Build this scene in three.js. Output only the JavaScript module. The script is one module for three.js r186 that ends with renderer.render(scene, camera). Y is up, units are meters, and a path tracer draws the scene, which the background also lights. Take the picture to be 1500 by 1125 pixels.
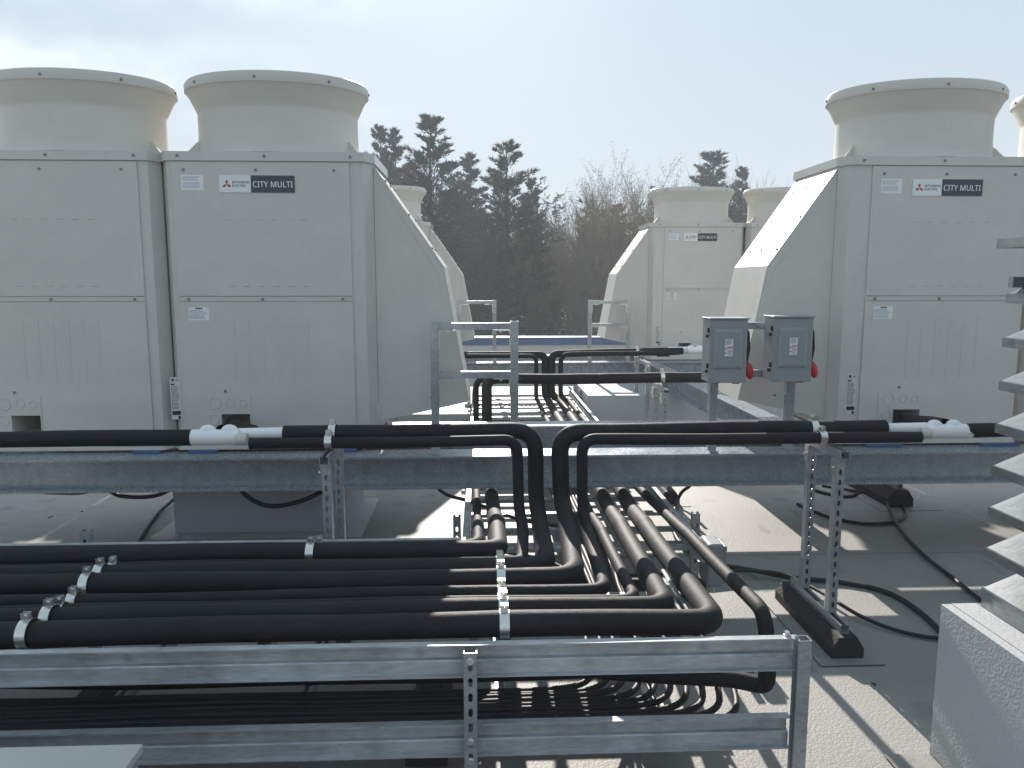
import * as THREE from 'three';
import { mergeGeometries } from 'three/addons/utils/BufferGeometryUtils.js';
import { RoundedBoxGeometry } from 'three/addons/geometries/RoundedBoxGeometry.js';

// ---------------------------------------------------------------- camera, sky, sun, exposure
const scene = new THREE.Scene();
const R = THREE.MathUtils.degToRad;
const EY = 1.72, YAW = 2.4, PITCH = 7.6, FPX = 1126;
const camera = new THREE.PerspectiveCamera(53.08, 4 / 3, 0.05, 600);
camera.position.set(0, EY, 0);
camera.rotation.order = 'YXZ';
camera.rotation.set(-R(PITCH), -R(YAW), 0);
const renderer = new THREE.WebGLRenderer({ antialias: true });
renderer.setSize(1024, 768);
renderer.toneMapping = THREE.LinearToneMapping;
renderer.toneMappingExposure = 2.12;
renderer.shadowMap.enabled = true;
const SUN_EL = 24.5, SUN_AZ = 2;                          // degrees up, degrees left of the corridor
const sunDir = new THREE.Vector3(-Math.sin(R(SUN_AZ)) * Math.cos(R(SUN_EL)), Math.sin(R(SUN_EL)), -Math.cos(R(SUN_AZ)) * Math.cos(R(SUN_EL)));
const sun = new THREE.DirectionalLight(new THREE.Color(1, 0.93, 0.86), 4.1);
sun.position.copy(sunDir).multiplyScalar(60); sun.target.position.set(0, 0, -5);
sun.castShadow = true; sun.shadow.mapSize.set(4096, 4096); sun.shadow.radius = 1;
Object.assign(sun.shadow.camera, { left: -14, right: 14, top: 14, bottom: -14, near: 1, far: 160 });
scene.add(sun, sun.target);

let seed = 1234567;
const rnd = () => { seed |= 0; seed = seed + 0x6D2B79F5 | 0; let t = Math.imul(seed ^ seed >>> 15, 1 | seed); t = t + Math.imul(t ^ t >>> 7, 61 | t) ^ t; return ((t ^ t >>> 14) >>> 0) / 4294967296; };
const rr = (a, b) => a + (b - a) * rnd();
// value noise, periodic in n cells
function lattice(n, s) { const old = seed; seed = s; const a = new Float32Array(n * n); for (let i = 0; i < n * n; i++) a[i] = rnd(); seed = old; return a; }
function vnoise(L, n, u, v) { u = (u % 1 + 1) % 1 * n; v = (v % 1 + 1) % 1 * n; const i = Math.floor(u), j = Math.floor(v); let a = u - i, b = v - j; a = a * a * (3 - 2 * a); b = b * b * (3 - 2 * b);
  const I = i % n, J = j % n, K = (i + 1) % n, M = (j + 1) % n; return (L[J * n + I] * (1 - a) + L[J * n + K] * a) * (1 - b) + (L[M * n + I] * (1 - a) + L[M * n + K] * a) * b; }
const LATS = [4, 8, 16, 32, 64, 128].map((n, i) => [n, lattice(n, 991 + i * 77)]);
function fbm(u, v, o0 = 0, o1 = 5) { let s = 0, a = 1, t = 0; for (let k = o0; k <= o1; k++) { s += a * vnoise(LATS[k][1], LATS[k][0], u, v); t += a; a *= 0.55; } return s / t; }

{ // hazy autumn sky: pale air, brighter towards the sun, thin cirrus
  const W = 1024, H = 512, d = new Float32Array(W * H * 4), v = new THREE.Vector3();
  for (let j = 0; j < H; j++) for (let i = 0; i < W; i++) {
    const th = (j + 0.5) / H * Math.PI - Math.PI / 2, ph = (i + 0.5) / W * Math.PI * 2 - Math.PI;   // row 0 = straight down
    v.set(Math.cos(th) * Math.cos(ph), Math.sin(th), Math.cos(th) * Math.sin(ph));
    const e = Math.max(0, v.y), ang = Math.acos(Math.min(1, Math.max(-1, v.dot(sunDir)))) * 57.3;
    const h = Math.exp(-e * 3.2), z = 1 - h;
    let r = 0.355 * h + 0.185 * z, g = 0.40 * h + 0.255 * z, b = 0.435 * h + 0.325 * z;
    const gl = 0.15 * Math.exp(-ang / 11) + 0.055 * Math.exp(-ang / 38);
    r += gl; g += gl * 0.97; b += gl * 0.9;
    if (v.y > 0.01) {
      const s = 0.16 / (v.y + 0.12), cu = v.x * s, cv = v.z * s;
      let c = fbm(cu * 0.45 + 0.31, cv * 1.1 + 0.12, 0, 5); c = Math.max(0, (c - 0.5) * 3.2); c = Math.min(1, c) * Math.min(1, v.y * 8);
      const azm = Math.atan2(v.x, -v.z) * 57.3, elv = Math.asin(v.y) * 57.3, bank = (a0, e0, sa, se) => Math.exp(-(((azm - a0) / sa) ** 2) - ((elv - e0) / se) ** 2);
      const bk = (bank(-34, 13.5, 13, 2.2) + 0.9 * bank(-17, 19.5, 9, 1.6) + 0.6 * bank(28, 22, 16, 2) + 0.5 * bank(70, 18, 20, 3) + 0.5 * bank(-80, 16, 20, 3)) * Math.min(1, Math.max(0, fbm(azm / 40 + 0.2, elv / 14 + 0.5, 1, 5) * 2.6 - 0.75));
      const w = 0.12 * c + 0.30 * bk; r += w; g += w * 0.98; b += w * 0.92;
    } else { const k = Math.min(1, -v.y * 6); r = r * (1 - k) + 0.07 * k; g = g * (1 - k) + 0.068 * k; b = b * (1 - k) + 0.065 * k; }
    const o = (j * W + i) * 4; d[o] = r; d[o + 1] = g; d[o + 2] = b; d[o + 3] = 1;
  }
  const t = new THREE.DataTexture(d, W, H, THREE.RGBAFormat, THREE.FloatType);
  t.mapping = THREE.EquirectangularReflectionMapping; t.magFilter = THREE.LinearFilter; t.minFilter = THREE.LinearFilter; t.needsUpdate = true;
  scene.background = t; scene.environment = t;
}

// ---------------------------------------------------------------- helpers
const used = {};
function numbered(n) { const k = used[n] = (used[n] ?? -1) + 1; return k ? `${n}_${String(k).padStart(3, '0')}` : n; }
function fin(m) { m.castShadow = m.receiveShadow = true; return m; }
function thing(name, label, category, group) { const o = new THREE.Group(); o.name = numbered(name); o.userData = { label, category }; if (group) o.userData.group = group; scene.add(o); return o; }
function part(name, geo, mat, parent, label) { const m = fin(new THREE.Mesh(Array.isArray(geo) ? merge(geo) : geo, mat)); m.name = name; if (label) m.userData.label = label; parent.add(m); return m; }
function solo(name, geo, mat, label, category, group) { const m = fin(new THREE.Mesh(Array.isArray(geo) ? merge(geo) : geo, mat)); m.name = numbered(name); m.userData = { label, category }; if (group) m.userData.group = group; scene.add(m); return m; }
function parts(name, list, mat, parent) { return list.map(g => part(name, g, mat, parent)); }
function struct(name, geo, mat) { const m = fin(new THREE.Mesh(Array.isArray(geo) ? merge(geo) : geo, mat)); m.name = numbered(name); m.userData.kind = 'structure'; scene.add(m); return m; }
function merge(list) { return mergeGeometries(list.map(g => { g = g.index ? g.toNonIndexed() : g; for (const k of Object.keys(g.attributes)) if (!['position', 'normal', 'uv'].includes(k)) g.deleteAttribute(k); if (!g.attributes.uv) g.setAttribute('uv', new THREE.BufferAttribute(new Float32Array(g.attributes.position.count * 2), 2)); return g; })); }
function boxUV(g) { // uv in metres from the dominant axis
  g = g.index ? g.toNonIndexed() : g; g.computeVertexNormals(); const p = g.attributes.position, n = g.attributes.normal, uv = new Float32Array(p.count * 2);
  for (let i = 0; i < p.count; i += 3) { const ax = Math.abs(n.getX(i)), ay = Math.abs(n.getY(i)), az = Math.abs(n.getZ(i)); for (let k = i; k < i + 3; k++) { const x = p.getX(k), y = p.getY(k), z = p.getZ(k);
    if (ay >= ax && ay >= az) { uv[k * 2] = x; uv[k * 2 + 1] = z; } else if (ax >= az) { uv[k * 2] = z; uv[k * 2 + 1] = y; } else { uv[k * 2] = x; uv[k * 2 + 1] = y; } } }
  g.setAttribute('uv', new THREE.BufferAttribute(uv, 2)); return g; }
function B(x0, x1, y0, y1, z0, z1) { const g = new THREE.BoxGeometry(x1 - x0, y1 - y0, z1 - z0); g.translate((x0 + x1) / 2, (y0 + y1) / 2, (z0 + z1) / 2); return boxUV(g); }
function RB(x0, x1, y0, y1, z0, z1, r = 0.004) { const g = new RoundedBoxGeometry(x1 - x0, y1 - y0, z1 - z0, 2, r); g.translate((x0 + x1) / 2, (y0 + y1) / 2, (z0 + z1) / 2); return g.index ? g.toNonIndexed() : g; }
function cylY(r, h, x, y, z, s = 16, r2 = r) { const g = new THREE.CylinderGeometry(r2, r, h, s); g.translate(x, y + h / 2, z); return g; }
function cylZ(r, d, x, y, z, s = 12) { const g = new THREE.CylinderGeometry(r, r, d, s); g.rotateX(Math.PI / 2); g.translate(x, y, z); return g; }
function cylX(r, d, x, y, z, s = 12) { const g = new THREE.CylinderGeometry(r, r, d, s); g.rotateZ(Math.PI / 2); g.translate(x, y, z); return g; }
const V = (x, y, z) => new THREE.Vector3(x, y, z);
// pixel of the 1500 x 1125 photograph -> direction -> point on a level or upright plane
function dir(px, py) { const v = V((px - 750) / FPX, -(py - 562.5) / FPX, -1); v.applyEuler(new THREE.Euler(-R(PITCH), -R(YAW), 0, 'YXZ')); return v; }
function at(px, py, y) { const v = dir(px, py), t = (y - EY) / v.y; return V(v.x * t, y, v.z * t); }
function atZ(px, py, z) { const v = dir(px, py), t = z / v.z; return V(v.x * t, EY + v.y * t, z); }
// polyline with rounded corners, resampled
function path(pts, rad = 0.1, step = 0.06) {
  const out = [pts[0].clone()];
  for (let i = 1; i < pts.length - 1; i++) {
    const a = pts[i - 1], b = pts[i], c = pts[i + 1], u = a.clone().sub(b), w = c.clone().sub(b), lu = u.length(), lw = w.length();
    const ang = Math.acos(Math.max(-1, Math.min(1, u.dot(w) / lu / lw))), t = Math.min((ang > 2.1 ? rad * 5 : rad) / Math.tan(ang / 2), lu * 0.48, lw * 0.48);
    const p = b.clone().addScaledVector(u, t / lu), q = b.clone().addScaledVector(w, t / lw);
    for (let k = 0; k <= 8; k++) { const s = k / 8; out.push(p.clone().multiplyScalar((1 - s) * (1 - s)).addScaledVector(b, 2 * s * (1 - s)).addScaledVector(q, s * s)); }
  }
  out.push(pts[pts.length - 1].clone());
  const res = [out[0]];
  for (let i = 1; i < out.length; i++) { const n = Math.ceil(out[i].distanceTo(out[i - 1]) / step); for (let k = 1; k <= n; k++) res.push(out[i - 1].clone().lerp(out[i], k / n)); }
  return res.filter((p, i) => i === 0 || p.distanceTo(res[i - 1]) > 1e-5);
}
function tube(ps, r, segs = 14, wob = 0, rip = 0) { // swept circle; wob = uneven thickness of soft insulation, rip = corrugation
  const n = ps.length, pos = [], nor = [], uv = [], idx = []; let N = V(0, 1, 0), len = 0; const T = V(0, 0, 0), Bn = V(0, 0, 0); const ph = rr(0, 6);
  for (let i = 0; i < n; i++) {
    T.copy(ps[Math.min(n - 1, i + 1)]).sub(ps[Math.max(0, i - 1)]).normalize();
    if (i === 0 && Math.abs(T.y) > 0.9) N = V(0, 0, 1);
    N.addScaledVector(T, -N.dot(T)).normalize(); Bn.crossVectors(T, N);
    if (i) len += ps[i].distanceTo(ps[i - 1]);
    const rad = r * (1 + wob * (Math.sin(len * 7 + ph) * 0.5 + Math.sin(len * 17.3 + ph * 2) * 0.3 + Math.sin(len * 3.1 + ph * 3) * 0.5)) * (1 + (rip ? rip * (i % 2) : 0));
    for (let k = 0; k <= segs; k++) { const a = k / segs * 6.28318, c = Math.cos(a), s = Math.sin(a), nx = N.x * c + Bn.x * s, ny = N.y * c + Bn.y * s, nz = N.z * c + Bn.z * s;
      pos.push(ps[i].x + nx * rad, ps[i].y + ny * rad, ps[i].z + nz * rad); nor.push(nx, ny, nz); uv.push(len, k / segs * 6.28 * r); }
  }
  for (let i = 0; i < n - 1; i++) for (let k = 0; k < segs; k++) { const a = i * (segs + 1) + k, b = a + segs + 1; idx.push(a, a + 1, b, b, a + 1, b + 1); }
  for (const e of [0, n - 1]) { const c = pos.length / 3; T.copy(ps[e ? n - 1 : 1]).sub(ps[e ? n - 2 : 0]).normalize().multiplyScalar(e ? 1 : -1); pos.push(ps[e].x, ps[e].y, ps[e].z); nor.push(T.x, T.y, T.z); uv.push(0, 0);
    for (let k = 0; k <= segs; k++) { const o = (e * (segs + 1) + k) * 3; pos.push(pos[o], pos[o + 1], pos[o + 2]); nor.push(T.x, T.y, T.z); uv.push(0, 0); }
    for (let k = 0; k < segs; k++) e ? idx.push(c, c + 2 + k, c + 1 + k) : idx.push(c, c + 1 + k, c + 2 + k); }
  const g = new THREE.BufferGeometry(); g.setAttribute('position', new THREE.Float32BufferAttribute(pos, 3)); g.setAttribute('normal', new THREE.Float32BufferAttribute(nor, 3)); g.setAttribute('uv', new THREE.Float32BufferAttribute(uv, 2)); g.setIndex(idx); return g;
}
function extrudeZ(pts, z0, z1, holes = []) { const s = new THREE.Shape(pts.map(p => new THREE.Vector2(p[0], p[1]))); for (const h of holes) s.holes.push(new THREE.Path(h.map(p => new THREE.Vector2(p[0], p[1])))); const g = new THREE.ExtrudeGeometry(s, { depth: z1 - z0, bevelEnabled: false, curveSegments: 6 }); g.translate(0, 0, z0); return boxUV(g); }
function extrudeY(pts, y0, y1) { const g = extrudeZ(pts.map(p => [p[0], -p[1]]), 0, y1 - y0); g.rotateX(-Math.PI / 2); g.translate(0, y0, 0); return boxUV(g); } // pts are x, z
function capsulePts(cx, cy, w, h, n = 5) { const r = w / 2, o = []; for (let k = 0; k <= n; k++) { const a = Math.PI * k / n; o.push([cx + r * Math.cos(a), cy + h / 2 - r + r * Math.sin(a)]); } for (let k = 0; k <= n; k++) { const a = Math.PI + Math.PI * k / n; o.push([cx + r * Math.cos(a), cy - h / 2 + r + r * Math.sin(a)]); } return o; }
// strut channel, length along +Y from 0, slotted back towards +Z, open side towards -Z
const STR = {};
function strutGeo(L, slots = true, w = 0.041, d = 0.041) {
  const key = [L.toFixed(3), slots, w, d].join(); if (STR[key]) return STR[key].clone();
  const t = 0.0027, h = w / 2, holes = []; if (slots) for (let y = 0.04; y < L - 0.03; y += 0.05) holes.push(capsulePts(0, y, 0.014, 0.029));
  const gs = [extrudeZ([[-h, 0], [h, 0], [h, L], [-h, L]], d / 2 - t, d / 2, holes)];
  for (const s of [-1, 1]) { gs.push(B(Math.min(s * h, s * (h - t)), Math.max(s * h, s * (h - t)), 0, L, -d / 2, d / 2 - t)); const a = s * (h - t), b = s * (h - 0.0095); gs.push(B(Math.min(a, b), Math.max(a, b), 0, L, -d / 2, -d / 2 + t)); gs.push(B(Math.min(b, b - s * t), Math.max(b, b - s * t), 0, L, -d / 2 + t, -d / 2 + 0.008)); }
  const g = merge(gs); STR[key] = g; return g.clone();
}
function hexBolt(x, y, z, r = 0.009, h = 0.008, axis = 'z') { const g = new THREE.CylinderGeometry(r, r, h, 6), w = new THREE.CylinderGeometry(r * 1.35, r * 1.35, h * 0.3, 12); w.translate(0, -h * 0.6, 0); const m = merge([g, w]); if (axis === 'z') m.rotateX(Math.PI / 2); if (axis === 'x') m.rotateZ(-Math.PI / 2); m.translate(x, y, z); return m; }

// ---------------------------------------------------------------- procedural textures and materials
function tex(n, fn, srgb = true, rep = 1) { const d = new Uint8Array(n * n * 4); for (let j = 0; j < n; j++) for (let i = 0; i < n; i++) { const c = fn(i / n, j / n), o = (j * n + i) * 4; for (let k = 0; k < 3; k++) d[o + k] = Math.max(0, Math.min(255, (Array.isArray(c) ? c[k] : c) * 255)); d[o + 3] = 255; }
  const t = new THREE.DataTexture(d, n, n); t.wrapS = t.wrapT = THREE.RepeatWrapping; t.magFilter = THREE.LinearFilter; t.minFilter = THREE.LinearMipmapLinearFilter; t.generateMipmaps = true; if (srgb) t.colorSpace = THREE.SRGBColorSpace; t.repeat.set(rep, rep); t.needsUpdate = true; return t; }
const peelTex = tex(512, (u, v) => { const a = fbm(u, v, 4, 5), b = fbm(u + 0.37, v + 0.21, 3, 5); return 0.5 + (a - 0.5) * 1.3 + (b - 0.5) * 0.5; }, false, 1 / 0.45);
const roofTex = tex(1024, (u, v) => { // scuffs, old water marks and grime on the membrane
  const a = fbm(u, v, 0, 5), b = fbm(u * 2 + 0.4, v * 2 + 0.7, 1, 5), c = fbm(u * 3 + 0.2, v + 0.6, 2, 5);
  let k = 0.86 + (a - 0.5) * 0.22 + (b - 0.5) * 0.10; const st = Math.max(0, b - 0.64) * 0.8 + Math.max(0, c - 0.70) * 1.0; k -= Math.min(0.12, st); return [k, k * 0.985, k * 0.955]; }, true, 1 / 6);
const spangleTex = tex(512, (u, v) => { const a = vnoise(LATS[5][1], 128, u + v * 0.06, v), b = fbm(u + 0.3, v + 0.1, 1, 4), c = vnoise(LATS[4][1], 64, u * 1 + 0.13, v + 0.43); const k = 0.82 + (a - 0.5) * 0.10 + (c - 0.5) * 0.08 + (b - 0.5) * 0.14; return [k * 0.965, k * 0.99, k]; }, true, 1 / 0.32);
const spangleRough = tex(256, (u, v) => 0.46 + (vnoise(LATS[4][1], 64, u, v) - 0.5) * 0.22 + (fbm(u, v, 0, 3) - 0.5) * 0.3, false, 1 / 0.5);
const railTex = tex(512, (u, v) => { const s = fbm(u * 1, v * 1, 1, 5), m = fbm(u + 0.5, v * 1 + 0.2, 0, 2), sc = vnoise(LATS[5][1], 128, u * 0.25, v * 1); let k = 0.82 + (s - 0.5) * 0.22 + (m - 0.5) * 0.25 + (sc - 0.5) * 0.10; if (s > 0.68) k -= (s - 0.68) * 1.6; return [k * 0.975, k * 0.99, k]; }, true, 1 / 0.9);
const foamTex = tex(512, (u, v) => { const a = fbm(u, v, 1, 5), b = vnoise(LATS[5][1], 128, u, v); const k = 0.80 + (a - 0.5) * 0.5 + (b - 0.5) * 0.12; return k; }, true, 1 / 0.7);
const foamBump = tex(256, (u, v) => fbm(u, v, 2, 5), false, 1 / 0.25);
const paintTex = tex(512, (u, v) => { const a = fbm(u, v, 0, 4), b = fbm(u * 1 + 0.2, v * 1 + 0.6, 3, 5); const k = 0.955 + (a - 0.5) * 0.06 + (b - 0.5) * 0.025; return [k, k * 0.998, k * 0.99]; }, true, 1 / 1.4);
const paintRough = tex(256, (u, v) => 0.42 + (fbm(u, v, 0, 4) - 0.5) * 0.25, false, 1 / 1.1);
const col = (r, g, b) => new THREE.Color(r, g, b);
const std = (o) => new THREE.MeshStandardMaterial(o);
const M = {
  roof: std({ color: col(0.40, 0.40, 0.395), map: roofTex, roughness: 0.62, bumpMap: peelTex, bumpScale: 0.0012 }),
  curb: std({ color: col(0.40, 0.41, 0.43), roughness: 0.7, bumpMap: peelTex, bumpScale: 0.001 }),
  flash: std({ color: col(0.46, 0.465, 0.47), roughness: 0.5, bumpMap: peelTex, bumpScale: 0.0009 }),
  paint: std({ color: col(0.635, 0.62, 0.58), map: paintTex, roughness: 0.5, roughnessMap: paintRough }),
  hood: std({ color: col(0.64, 0.62, 0.575), map: paintTex, roughness: 0.45 }),
  plastic: std({ color: col(0.69, 0.665, 0.61), map: paintTex, roughness: 0.42 }),
  dark: std({ color: col(0.012, 0.013, 0.014), roughness: 0.8 }),
  screw: std({ color: col(0.22, 0.21, 0.19), roughness: 0.4, metalness: 0.7 }),
  beam: std({ color: col(0.50, 0.525, 0.555), map: spangleTex, roughness: 0.6, metalness: 0.3, roughnessMap: spangleRough }),
  galv: std({ color: col(0.64, 0.65, 0.655), map: railTex, roughness: 0.38, metalness: 0.45 }),
  rail: std({ color: col(0.72, 0.73, 0.735), map: railTex, roughness: 0.4, metalness: 0.3 }),
  zinc: std({ color: col(0.70, 0.69, 0.65), roughness: 0.28, metalness: 0.9 }),
  foam: new THREE.MeshPhysicalMaterial({ specularIntensity: 0.62, color: col(0.014, 0.015, 0.018), map: foamTex, roughness: 0.68, bumpMap: foamBump, bumpScale: 0.0012 }),
  cable: std({ color: col(0.010, 0.010, 0.012), roughness: 0.55 }),
  rubber: std({ color: col(0.020, 0.020, 0.021), roughness: 0.72, bumpMap: foamBump, bumpScale: 0.004 }),
  white: std({ color: col(0.80, 0.80, 0.80), roughness: 0.45 }),
  tape: std({ color: col(0.55, 0.53, 0.48), roughness: 0.4 }),
  blue: std({ color: col(0.045, 0.10, 0.24), roughness: 0.6 }),
  box: std({ color: col(0.29, 0.315, 0.335), map: paintTex, roughness: 0.42 }),
  red: std({ color: col(0.50, 0.02, 0.015), roughness: 0.35 }),
  louver: std({ color: col(0.52, 0.54, 0.54), map: railTex, roughness: 0.34, metalness: 0.7 }),
  coping: std({ color: col(0.09, 0.15, 0.27), roughness: 0.34, metalness: 0.3 }),
};
function canvasMat(w, h, draw, rough = 0.4) { const c = document.createElement('canvas'); c.width = w; c.height = h; const x = c.getContext('2d'); draw(x, w, h); const t = new THREE.CanvasTexture(c); t.colorSpace = THREE.SRGBColorSpace; t.anisotropy = 8; return std({ map: t, roughness: rough }); }
const badgeMat = canvasMat(1024, 238, (x, w, h) => {
  x.fillStyle = '#e4e6e6'; x.fillRect(0, 0, w, h); const sx = Math.round(w * 0.415); x.fillStyle = '#3c434b'; x.fillRect(sx, 0, w - sx, h);
  const rh = (cx, cy, a) => { x.save(); x.translate(cx, cy); x.rotate(a); x.beginPath(); x.moveTo(0, 0); x.lineTo(20, -34); x.lineTo(0, -68); x.lineTo(-20, -34); x.closePath(); x.fill(); x.restore(); };
  x.fillStyle = '#a3222c'; for (const a of [0, 2.0944, -2.0944]) rh(98, 128, a);
  x.fillStyle = '#23272b'; x.font = 'bold 47px sans-serif'; x.textBaseline = 'middle'; const fit = (s, X, Y, W) => { x.save(); x.translate(X, Y); x.scale(W / x.measureText(s).width, 1); x.fillText(s, 0, 0); x.restore(); };
  fit('MITSUBISHI', 168, 96, 238); fit('ELECTRIC', 168, 142, 196);
  x.fillStyle = '#f2f4f5'; x.font = '112px sans-serif'; fit('CITY MULTI', sx + 22, h / 2 + 4, w - sx - 46);
});
function lines(x, w, h, n, x0, x1, y0, y1, c) { x.fillStyle = c; for (let i = 0; i < n; i++) { const y = y0 + (y1 - y0) * i / n; let p = x0; const end = x0 + (x1 - x0) * (0.7 + 0.3 * rnd()); while (p < end) { const l = 6 + rnd() * 26; x.fillRect(p, y, Math.min(l, end - p), (y1 - y0) / n * 0.45); p += l + 5; } } }
const noteMat = canvasMat(256, 168, (x, w, h) => { x.fillStyle = '#e6e8ea'; x.fillRect(0, 0, w, h); lines(x, w, h, 5, 14, 236, 16, 72, '#8d9096'); lines(x, w, h, 5, 14, 236, 84, 150, '#8d9096'); });
const warnMat = canvasMat(256, 168, (x, w, h) => { x.fillStyle = '#e2e6e6'; x.fillRect(0, 0, w, h); x.strokeStyle = '#777'; x.lineWidth = 3; x.strokeRect(6, 6, w - 12, h - 12); x.fillStyle = '#333'; x.fillRect(86, 16, 86, 14); lines(x, w, h, 8, 18, 236, 42, 152, '#7a8a92'); });
const plateMat = canvasMat(128, 340, (x, w, h) => { x.fillStyle = '#c9c9c2'; x.fillRect(0, 0, w, h); x.fillStyle = '#333'; x.fillRect(22, 12, 30, 22); x.fillRect(70, 20, 40, 6); x.fillRect(10, 52, 46, 12); lines(x, w, h, 17, 12, 116, 74, 262, '#55585c'); x.fillStyle = '#22262b'; x.fillRect(12, 272, 104, 32); x.fillRect(84, 312, 30, 26); });
const discMat = canvasMat(160, 330, (x, w, h) => { x.fillStyle = '#d9dcdc'; x.fillRect(0, 0, w, h); x.strokeStyle = '#333'; x.lineWidth = 4; x.strokeRect(3, 3, w - 6, h - 6); lines(x, w, h, 8, 16, 144, 14, 120, '#3c4247'); x.fillStyle = '#b02a30'; x.fillRect(46, 150, 104, 18); x.fillRect(46, 226, 104, 12); x.fillStyle = '#222'; for (const y of [168, 246]) { x.beginPath(); x.moveTo(26, y); x.lineTo(42, y + 30); x.lineTo(10, y + 30); x.fill(); } lines(x, w, h, 4, 50, 150, 176, 218, '#8a4a50'); lines(x, w, h, 6, 50, 150, 246, 318, '#777'); });

// ---------------------------------------------------------------- the setting
{ const roof = new THREE.Group(); roof.name = 'roof'; roof.userData.kind = 'structure'; scene.add(roof);
  part('roof_deck', B(-13, 15, -0.3, -0.008, -14.2, 4), M.roof, roof);
  const seams = [4, 1.35, -1.65, -4.63, -7.6, -10.6, -14.0];
  for (let i = 0; i < seams.length - 1; i++) { const z1 = seams[i], z0 = seams[i + 1] - (i < seams.length - 2 ? 0.10 : 0), y = i % 2 ? 0.0 : -0.0045; part('membrane_sheet', B(-13, 15, y - 0.0035, y, z0, z1), M.roof, roof); }
  struct('ground', B(-260, 260, -6.4, -6.2, -320, 60), std({ color: col(0.07, 0.058, 0.042), roughness: 1 }));
  const w = thing('parapet_wall', 'low roof edge wall with blue metal coping in front of the trees', 'wall');
  part('wall_face', B(-13, 15, -0.008, 0.57, -14.3, -14.0), M.flash, w);
  for (let x = -13; x < 15; x += 3.05) { part('coping', [B(x + 0.003, x + 3.047, 0.572, 0.69, -14.345, -13.975)], M.coping, w); part('coping_top', B(x + 0.003, x + 3.047, 0.693, 0.708, -14.36, -13.96), M.coping, w); }
  const bl = thing('building_wall', 'outer wall of the building below the roof edge', 'wall'); part('wall_face', B(-13, 15, -6.2, -0.31, -14.19, 3.9), M.curb, bl);
}

// ---------------------------------------------------------------- steel beams
function beamX(x0, x1, top, z1, label) { // wide-flange beam along x, front flange edge at z1
  const D = 0.2, F = 0.2, t = 0.012, s = 0.009, zc = z1 - F / 2, h = [];
  const o = thing('steel_beam', label, 'beam', 'galvanized dunnage beams');
  const sh = [[-F / 2, 0], [F / 2, 0], [F / 2, t], [s / 2 + 0.012, t], [s / 2, t + 0.012], [s / 2, D - t - 0.012], [s / 2 + 0.012, D - t], [F / 2, D - t], [F / 2, D], [-F / 2, D], [-F / 2, D - t], [-s / 2 - 0.012, D - t], [-s / 2, D - t - 0.012], [-s / 2, t + 0.012], [-s / 2 - 0.012, t], [-F / 2, t]];
  const g = extrudeZ(sh, 0, x1 - x0); g.rotateY(Math.PI / 2); g.translate(x0, top - D, zc); boxUV(g);
  part('flanged_section', g, M.beam, o); return o;
}
const BT = 0.685;
beamX(-7, 8.5, BT, -4.5, 'front galvanized steel beam under the large near units');
beamX(-7, 8.5, BT, -5.45, 'sunlit steel beam behind the large near units');
beamX(-7, 8.5, BT, -9.8, 'steel beam under the front of the smaller far units');
beamX(-7, 8.5, BT, -10.75, 'steel beam under the back of the far units');
{ const D = 0.2, F = 0.17, t = 0.012, s = 0.009; const sh = [[-F / 2, 0], [F / 2, 0], [F / 2, t], [s / 2, t], [s / 2, D - t], [F / 2, D - t], [F / 2, D], [-F / 2, D], [-F / 2, D - t], [-s / 2, D - t], [-s / 2, t], [-F / 2, t]];
  for (const [x, lab] of [[2.22, 'steel tie beam running back beside the disconnect switches'], [-0.82, 'steel tie beam running back beneath the left units']]) { const o = thing('steel_beam', lab, 'beam', 'galvanized dunnage beams');
    for (const [z0, z1] of [[-9.79, -5.66], [-5.44, -4.71]]) { const g = extrudeZ(sh, z0, z1); g.translate(x, BT - D - 0.003, 0); part('flanged_section', boxUV(g), M.beam, o); } } }
function curb(x0, x1, z0, z1, h, label) { const o = thing('equipment_curb', label, 'curb'); part('curb_body', B(x0, x1, 0.002, h, z0, z1), M.curb, o); part('base_flashing', [B(x0 - 0.12, x1 + 0.12, 0.001, 0.005, z1 + 0.001, z1 + 0.13), B(x0 - 0.12, x0 - 0.001, 0.001, 0.0052, z0, z1), B(x1 + 0.001, x1 + 0.12, 0.001, 0.0052, z0, z1)], M.flash, o); part('corner_patch', B(x0 - 0.13, x0 + 0.06, 0.0055, 0.008, z1 + 0.002, z1 + 0.1), M.flash, o); part('lap_strip', B(x0 + 0.002, x1 - 0.002, 0.06, 0.20, z1 + 0.0005, z1 + 0.0035), M.curb, o); return o; }
curb(-2.10, -0.93, -6.0, -5.2, 0.48, 'dark grey membrane covered curb under the left units');
curb(1.19, 3.6, -9.7, -8.35, 0.47, 'grey curb with sunlit top in front of the far right unit');

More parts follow.
